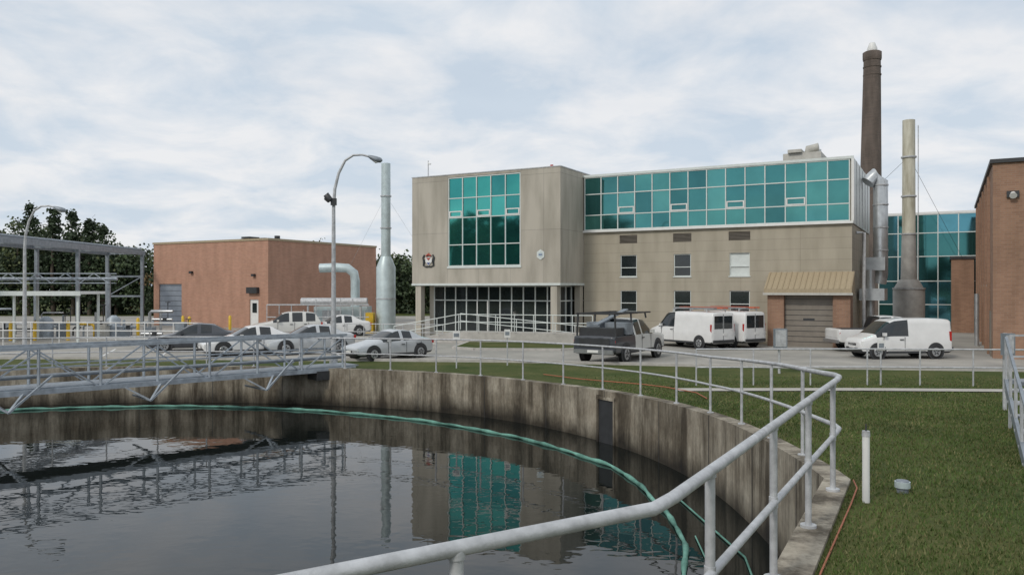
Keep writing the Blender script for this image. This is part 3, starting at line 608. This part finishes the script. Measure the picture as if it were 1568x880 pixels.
SUV=[(2.25,.4,.75,.72,.8,.6),(2.15,.28,.85,.86,.92,.74),(1.2,.27,1.0,.92,1.08,.78),(1.0,.27,1.03,.93,1.12,.78),(.35,.27,1.06,.94,1.64,.68),(-.1,.27,1.07,.94,1.72,.68),(-.2,.27,1.07,.94,1.72,.68),(-1.0,.28,1.08,.94,1.72,.67),(-1.1,.28,1.08,.94,1.71,.67),(-1.8,.3,1.1,.92,1.66,.66),(-2.1,.32,1.1,.9,1.12,.8),(-2.25,.42,.9,.84,.95,.72)]
SUVF=['','','','ts','s','','s','','s','t','']
VAN=[(2.65,.5,.85,.78,.9,.66),(2.55,.32,.95,.93,1.05,.8),(1.95,.3,1.12,.98,1.25,.86),(1.75,.3,1.18,.99,1.32,.86),(1.15,.3,1.22,1.0,2.0,.82),(.95,.3,1.22,1.0,2.1,.84),(.35,.3,1.22,1.0,2.16,.86),(.25,.3,1.22,1.0,2.16,.86),(-1.2,.3,1.22,1.0,2.17,.86),(-2.55,.3,1.22,1.0,2.14,.86),(-2.65,.34,1.22,.98,2.08,.84)]
VANF=['','','','ts','s','s','','','','']
SVAN=[(2.2,.42,.72,.74,.78,.62),(2.1,.26,.82,.85,.92,.72),(1.6,.25,.98,.88,1.08,.76),(1.45,.25,1.0,.89,1.14,.77),(.75,.25,1.05,.9,1.72,.74),(.55,.25,1.05,.9,1.80,.75),(-.1,.25,1.05,.9,1.86,.76),(-.2,.25,1.05,.9,1.86,.76),(-1.2,.25,1.05,.9,1.87,.76),(-2.1,.26,1.05,.9,1.83,.76),(-2.2,.32,1.05,.88,1.76,.74)]
SVANF=['','','','ts','s','s','','','','']
PU=[(2.8,.5,.9,.82,.98,.7),(2.7,.4,1.0,.96,1.1,.84),(1.5,.38,1.1,.99,1.2,.88),(1.3,.38,1.12,1.0,1.24,.88),(.65,.38,1.15,1.0,1.78,.74),(.1,.38,1.15,1.0,1.84,.74),(.0,.38,1.15,1.0,1.84,.74),(-.6,.38,1.15,1.0,1.82,.73),(-.75,.38,1.15,1.0,1.2,.92),(-.85,.38,1.14,1.0,1.18,.95),(-2.7,.4,1.14,.99,1.18,.94),(-2.8,.45,1.12,.97,1.16,.92)]
PUF=['','','','ts','s','','s','t','d','d','']
SPEC={'sedan':(SED,SEDF,1.38,-1.38,.33),'suv':(SUV,SUVF,1.38,-1.35,.37),'van':(VAN,VANF,1.75,-1.7,.36),'small_van':(SVAN,SVANF,1.4,-1.4,.33),'pickup':(PU,PUF,1.8,-1.75,.40)}
def vehicle(name,kind,loc,head,body,rack=None,scale=1.0):
    st,fl,wf,wr,R=SPEC[kind]; e=empty(name,(*loc,.014),math.radians(head)); e.scale=(scale,)*3
    vs,fc=loft(st,fl,body,rear='p_dark' if rack=='dark' else None); mb=MB()
    mb.v=[tuple(v) for v in vs]
    for f,k in fc: mb.f.append(f); mb.m.append(mb.mi(k)); mb.sm.append(True)
    ob=mb.obj('body',e); md=ob.modifiers.new('sub','SUBSURF'); md.levels=2; md.render_levels=2
    me=ob.data; at=me.attributes.new('crease_edge','FLOAT','EDGE'); n=12
    for ed in me.edges:
        a,b=ed.vertices; ja,jb=a%n,b%n; v=0
        if ja==jb and ja in (3,8): v=.75
        elif ja==jb and ja in (4,7): v=.55
        elif ja==jb and ja in (0,11,1,10): v=.5
        elif ja!=jb and kind in('van','small_van','pickup'): v=.6
        elif ja!=jb: v=.3
        at.data[ed.index].value=v
    wb=max(s[3] for s in st); p=MB()
    for x in (wf,wr):
        for sy in (-1,1):
            y=sy*wb
            p.path([(x,y*.99-sy*.02,R+.03),(x,y+sy*.006,R+.03)],[R+.085,R+.075],'dark',24)
            p.path([(x,y-sy*.2,R),(x,y-sy*.02,R),(x,y+sy*.02,R),(x,y+sy*.03,R)],[R,R,R*.94,R*.6],'rubber',24)
            p.path([(x,y+sy*.018,R),(x,y+sy*.036,R)],[R*.66,R*.60],'rim',16)
            for q in range(5):
                an=q*2*math.pi/5; p.beam((x+math.cos(an)*R*.15,y+sy*.04,R+math.sin(an)*R*.15),(x+math.cos(an+.35)*R*.45,y+sy*.04,R+math.sin(an+.35)*R*.45),.02,.05,'dark')
    xf,xr=st[0][0],st[-1][0]; zf=st[1][2]; zr=st[-2][2]; wfh=st[1][3]
    for sy in (-1,1):
        p.box(xf-.22,xf-.06,sy*wfh*.78-.16,sy*wfh*.78+.16,zf-.14,zf+.0,'lamp')
        h=.45 if 'van' in kind else .16
        z0=zr-.22 if kind!='pickup' else zr-.3
        p.box(xr+.02,xr+.12,sy*st[-2][3]*.88-.09,sy*st[-2][3]*.88+.09,z0,z0+h,'red')
        mx=[s for s,f in zip(st,fl) if 'ts' in f][0][0]-.35
        p.box(mx-.05,mx+.08,sy*(wb+.05)-.09,sy*(wb+.05)+.09,st[4][2]+.03,st[4][2]+.18,body)
        for dx in ([mx+.02,mx-1.05,mx-1.95] if kind in('sedan','suv') else [mx+.02,mx-1.0]):
            p.box(dx-.008,dx+.008,sy*(wb-.004)-.008,sy*(wb-.004)+.008,st[4][1]+.15,st[4][2]-.02,'dark')
        for dx in ([mx-.85,mx-1.75] if kind in('sedan','suv') else [mx-.85]): p.box(dx-.09,dx+.09,sy*(wb)-.02,sy*(wb)+.025,st[4][2]-.16,st[4][2]-.12,'dark')
        p.box(wr+R+.15,wf-R-.15,sy*(wb-.03)-.02,sy*(wb-.03)+.02,st[4][1]+.02,st[4][1]+.13,'dark')
    p.box(xf-.12,xf+.0,-.38,.38,zf-.22,zf-.1,'dark'); p.box(xf-.1,xf+.01,-.55,.55,st[0][1]+.0,st[0][1]+.1,'dark')
    p.box(xf-.02,xf+.015,-.25,.25,st[0][1]+.07,st[0][1]+.17,'white'); 
    if kind=='sedan': p.box(xr-.02,xr+.05,-.25,.25,.6,.72,'white')
    if kind in('van','small_van'):
        zt=st[-2][4]
        for sy in (-1,1): p.box(xr-.012,xr+.05,.05 if sy>0 else -.74,.74 if sy>0 else -.05,1.2,zt-.2,'carglass')
        p.box(xr-.01,xr+.02,-.012,.012,.45,zt-.1,'dark'); p.box(xr-.08,xr+.05,-.85,.85,.38,.55,'dark'); p.box(xr-.02,xr+.04,-.3,.02,.8,.95,'white')
    if kind=='pickup':
        p.box(xr-.12,xr+.02,-.9,.9,.45,.62,'rim'); p.box(xr-.02,xr+.03,-.7,.7,.72,1.08,'dark' if rack=='dark' else body)
        if rack=='dark': p.box(xr-.14,xr-.11,-.25,.25,.5,.6,'white')
    if rack:
        zt=max(s[4] for s in st)
        if kind=='pickup':
            for x in (-2.6,-.95,.6):
                for sy in (-1,1): p.beam((x,sy*.9,1.1 if x<0 else 1.85),(x,sy*.85,2.1),.06,.06,'dark')
                p.beam((x,-.85,2.1),(x,.85,2.1),.06,.06,'dark')
            for sy in (-1,1): p.beam((-2.75,sy*.85,2.1),(1.2,sy*.85,2.1),.06,.06,'dark')
            p.box(-2.5,-1.65,-.85,.85,1.15,1.5,'dark'); p.box(-1.6,-.95,-.95,.95,1.2,1.7,'steel'); p.beam((-2.3,.2,1.6),(1.0,.25,2.2),.25,.06,'steel')
        else:
            for x in (-2.1,-.8,.6):
                p.beam((x,-.8,zt+.14),(x,.8,zt+.14),.05,.05,'galv')
                for sy in (-1,1): p.beam((x,sy*.78,zt-.05),(x,sy*.78,zt+.14),.05,.05,'galv')
            for yy in (-.55,-.15): p.beam((-2.5,yy,zt+.22),(1.0,yy,zt+.22),.07,.07,'rackor')
            for q in range(11): p.beam((-2.4+q*.33,-.55,zt+.22),(-2.4+q*.33,-.15,zt+.22),.04,.04,'rackor')
            p.beam((-2.4,.4,zt+.2),(.8,.4,zt+.2),.3,.08,'rim')
    p.obj('fittings',e)
vehicle('parked_car','sedan',(-5.85,37.6),222,'p_silver',scale=.93)
vehicle('parked_car','sedan',(-16.9,42.3),200,'p_dark')
vehicle('parked_car','sedan',(-13.1,39.6),212,'p_white')
vehicle('parked_car','sedan',(-10.4,40.6),212,'p_silver')
vehicle('parked_suv','suv',(-15.1,53.5),200,'p_off')
vehicle('parked_car','sedan',(-12.2,55.5),203,'p_white')
vehicle('pickup_truck','pickup',(5.1,37.0),58,'p_off','dark',1.04)
vehicle('white_cargo_van','van',(10.05,45.0),123,'p_white','ladder',.93)
vehicle('white_cargo_van','van',(12.1,46.1),123,'p_white','ladder',.93)
vehicle('white_delivery_van','small_van',(18.35,38.0),184,'p_white')
vehicle('pickup_truck','pickup',(19.75,42.2),0,'p_white')

# ------------------------------------------------------------------ trees
def trees(name,specs,leaf=.34,per=26,dens=1.0):
    V=[];Fm=[]; mb=MB()
    for (x,y,h,w,kind) in specs:
        mb.path([(x,y,0),(x+random.uniform(-.2,.2),y,h*.4),(x+random.uniform(-.4,.4),y,h*.8)],[.28,.2,.06],'trunk',6)
        nc=int((95 if kind!='c' else 80)*max(.6,w/7)*dens); 
        bias=random.choice([0,0,1,1,2,3]) if kind=='m' else 0
        for _ in range(nc):
            if kind=='c':
                f=random.random()**.8; z=h*(.12+.88*f); r=w*.5*(1-f)*random.uniform(.5,1)+.1; a=random.uniform(0,6.28); c=(x+r*math.cos(a),y+r*math.sin(a),z); cr=.5
            elif random.random()<.28:
                c=(x+random.uniform(-.6,.6)*w,y+random.uniform(-.5,.3)*w,random.uniform(.3,h*.42)); cr=random.uniform(.8,1.3)
            else:
                a=random.uniform(0,6.28); el=math.asin(random.uniform(-.85,1)); rr=random.uniform(.35,1.0); c=(x+w*.52*rr*math.cos(el)*math.cos(a),y+w*.52*rr*math.cos(el)*math.sin(a),h*.56+h*.38*rr*math.sin(el)); cr=random.uniform(.6,1.35)
                if random.random()<.12: mb.tube((x,y,h*.4),c,.08,.02,'trunk',4,False)
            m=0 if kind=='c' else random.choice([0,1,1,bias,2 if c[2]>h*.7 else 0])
            p=rng.normal(0,1,(per,3))*cr*np.array([.55,.55,.42])+np.array(c)
            u=rng.normal(0,1,(per,3)); u/=np.linalg.norm(u,axis=1)[:,None]; v=np.cross(u,rng.normal(0,1,(per,3))); v/=np.linalg.norm(v,axis=1)[:,None]
            s=leaf*rng.uniform(.6,1.2,(per,1)); q=np.stack([p-u*s*.5-v*s*.5,p+u*s*.5-v*s*.35,p+u*s*.45+v*s*.5,p-u*s*.4+v*s*.45],1); V.append(q.reshape(-1,3)); Fm+= [m]*per
    V=np.concatenate(V); N=len(V)//4
    me=bpy.data.meshes.new(name); me.vertices.add(4*N); me.vertices.foreach_set('co',V.ravel()); me.loops.add(4*N); me.loops.foreach_set('vertex_index',np.arange(4*N)); me.polygons.add(N)
    me.polygons.foreach_set('loop_start',np.arange(0,4*N,4)); me.polygons.foreach_set('loop_total',np.full(N,4))
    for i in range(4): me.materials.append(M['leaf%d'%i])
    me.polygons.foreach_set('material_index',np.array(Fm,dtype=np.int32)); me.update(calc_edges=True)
    par=empty(name); ob=bpy.data.objects.new('foliage',me); scene.collection.objects.link(ob); ob.parent=par; mb.obj('trunks',par)
sp=[]
for i in range(30):
    x=-94+i*2.0; y=104+random.uniform(-6,10); h=float(np.interp(x,[-92,-66,-58,-48,-40],[14.2,13.3,12,9.0,8.5]))*random.uniform(.86,1.06)
    sp.append((x,y,h,random.uniform(6.5,9),'m'))
for x,h in ((-57,13.4),(-54.6,12.7),(-52.5,11.9),(-60,13.8),(-50.8,10.8)): sp.append((x,99,h,4.2,'c'))
for i in range(20): sp.append((-37+i*2.1,108+random.uniform(-5,8),random.uniform(7.2,9.2) if i!=5 else 10.5,random.uniform(5.5,7.5),'m'))
trees('distant_trees',sp,.30,32,1.1)
sp=[(-96+random.uniform(-8,8),-34+i*6.0,random.uniform(16,21.5),10,'m') for i in range(14)]+[(-110+random.uniform(-5,5),-30+i*6.5,random.uniform(18,22),11,'m') for i in range(13)]
sp+=[(-60+i*9,-95+random.uniform(-5,5),random.uniform(9,13),9,'m') for i in range(16)]
trees('distant_trees',sp,.7,20)
sp=[(-5+i*7,135+random.uniform(-5,5),random.uniform(8,11),8,'m') for i in range(22)]
trees('distant_trees',sp,.6,14)

# ------------------------------------------------------------------ world, sun, camera
w=bpy.data.worlds.new('World'); scene.world=w; w.use_nodes=True; nt=w.node_tree; N=nt.nodes; L=nt.links
bg=N['Background']; bg.inputs[1].default_value=.1
sky=N.new('ShaderNodeTexSky'); sky.sky_type='NISHITA'; sky.sun_disc=False; sky.sun_elevation=math.radians(40); sky.sun_rotation=math.radians(220)
tc=N.new('ShaderNodeTexCoord'); sp_=N.new('ShaderNodeSeparateXYZ'); L.new(tc.outputs['Generated'],sp_.inputs[0])
ab=N.new('ShaderNodeMath'); ab.operation='ABSOLUTE'; L.new(sp_.outputs[2],ab.inputs[0]); ad=N.new('ShaderNodeMath'); ad.operation='ADD'; ad.inputs[1].default_value=.22; L.new(ab.outputs[0],ad.inputs[0])
dv=[]
for i in (0,1):
    d=N.new('ShaderNodeMath'); d.operation='DIVIDE'; L.new(sp_.outputs[i],d.inputs[0]); L.new(ad.outputs[0],d.inputs[1]); dv.append(d)
cb=N.new('ShaderNodeCombineXYZ'); L.new(dv[0].outputs[0],cb.inputs[0]); L.new(dv[1].outputs[0],cb.inputs[1])
def nz(sc,det,dist=0):
    n=N.new('ShaderNodeTexNoise'); n.inputs['Scale'].default_value=sc; n.inputs['Detail'].default_value=det; n.inputs['Roughness'].default_value=.56; n.inputs['Distortion'].default_value=dist; L.new(cb.outputs[0],n.inputs['Vector']); return n
r1=N.new('ShaderNodeValToRGB'); r1.color_ramp.elements[0].position=.38; r1.color_ramp.elements[1].position=.60; r1.color_ramp.elements[0].color=(6.1,6.95,7.9,1); r1.color_ramp.elements[1].color=(8.5,8.6,8.8,1)
n1=nz(2.6,10,.3); L.new(n1.outputs['Fac'],r1.inputs[0])
r2=N.new('ShaderNodeValToRGB'); r2.color_ramp.elements[0].position=.35; r2.color_ramp.elements[1].position=.55; r2.color_ramp.elements[0].color=(.86,.86,.86,1); r2.color_ramp.elements[1].color=(.98,.98,.98,1)
n2=nz(1.1,7,.2); L.new(n2.outputs['Fac'],r2.inputs[0])
mx=N.new('ShaderNodeMix'); mx.data_type='RGBA'; L.new(r2.outputs[0],mx.inputs[0]); L.new(sky.outputs[0],mx.inputs[6]); L.new(r1.outputs[0],mx.inputs[7]); mx.clamp_result=False
L.new(mx.outputs[2],bg.inputs[0])
s=bpy.data.lights.new('sun','SUN'); s.energy=1.5; s.angle=math.radians(10); s.color=(1,.94,.85); so=bpy.data.objects.new('sun',s); scene.collection.objects.link(so); so.rotation_euler=(math.radians(50),0,math.radians(-40))
cam=bpy.data.cameras.new('camera'); cam.lens=28.0; cam.sensor_width=36; cam.clip_end=3000; cam.clip_start=.05
co=bpy.data.objects.new('camera',cam); scene.collection.objects.link(co); co.location=(0,0,3.3); co.rotation_euler=(math.radians(90),0,0); cam.shift_y=0.001
scene.camera=co
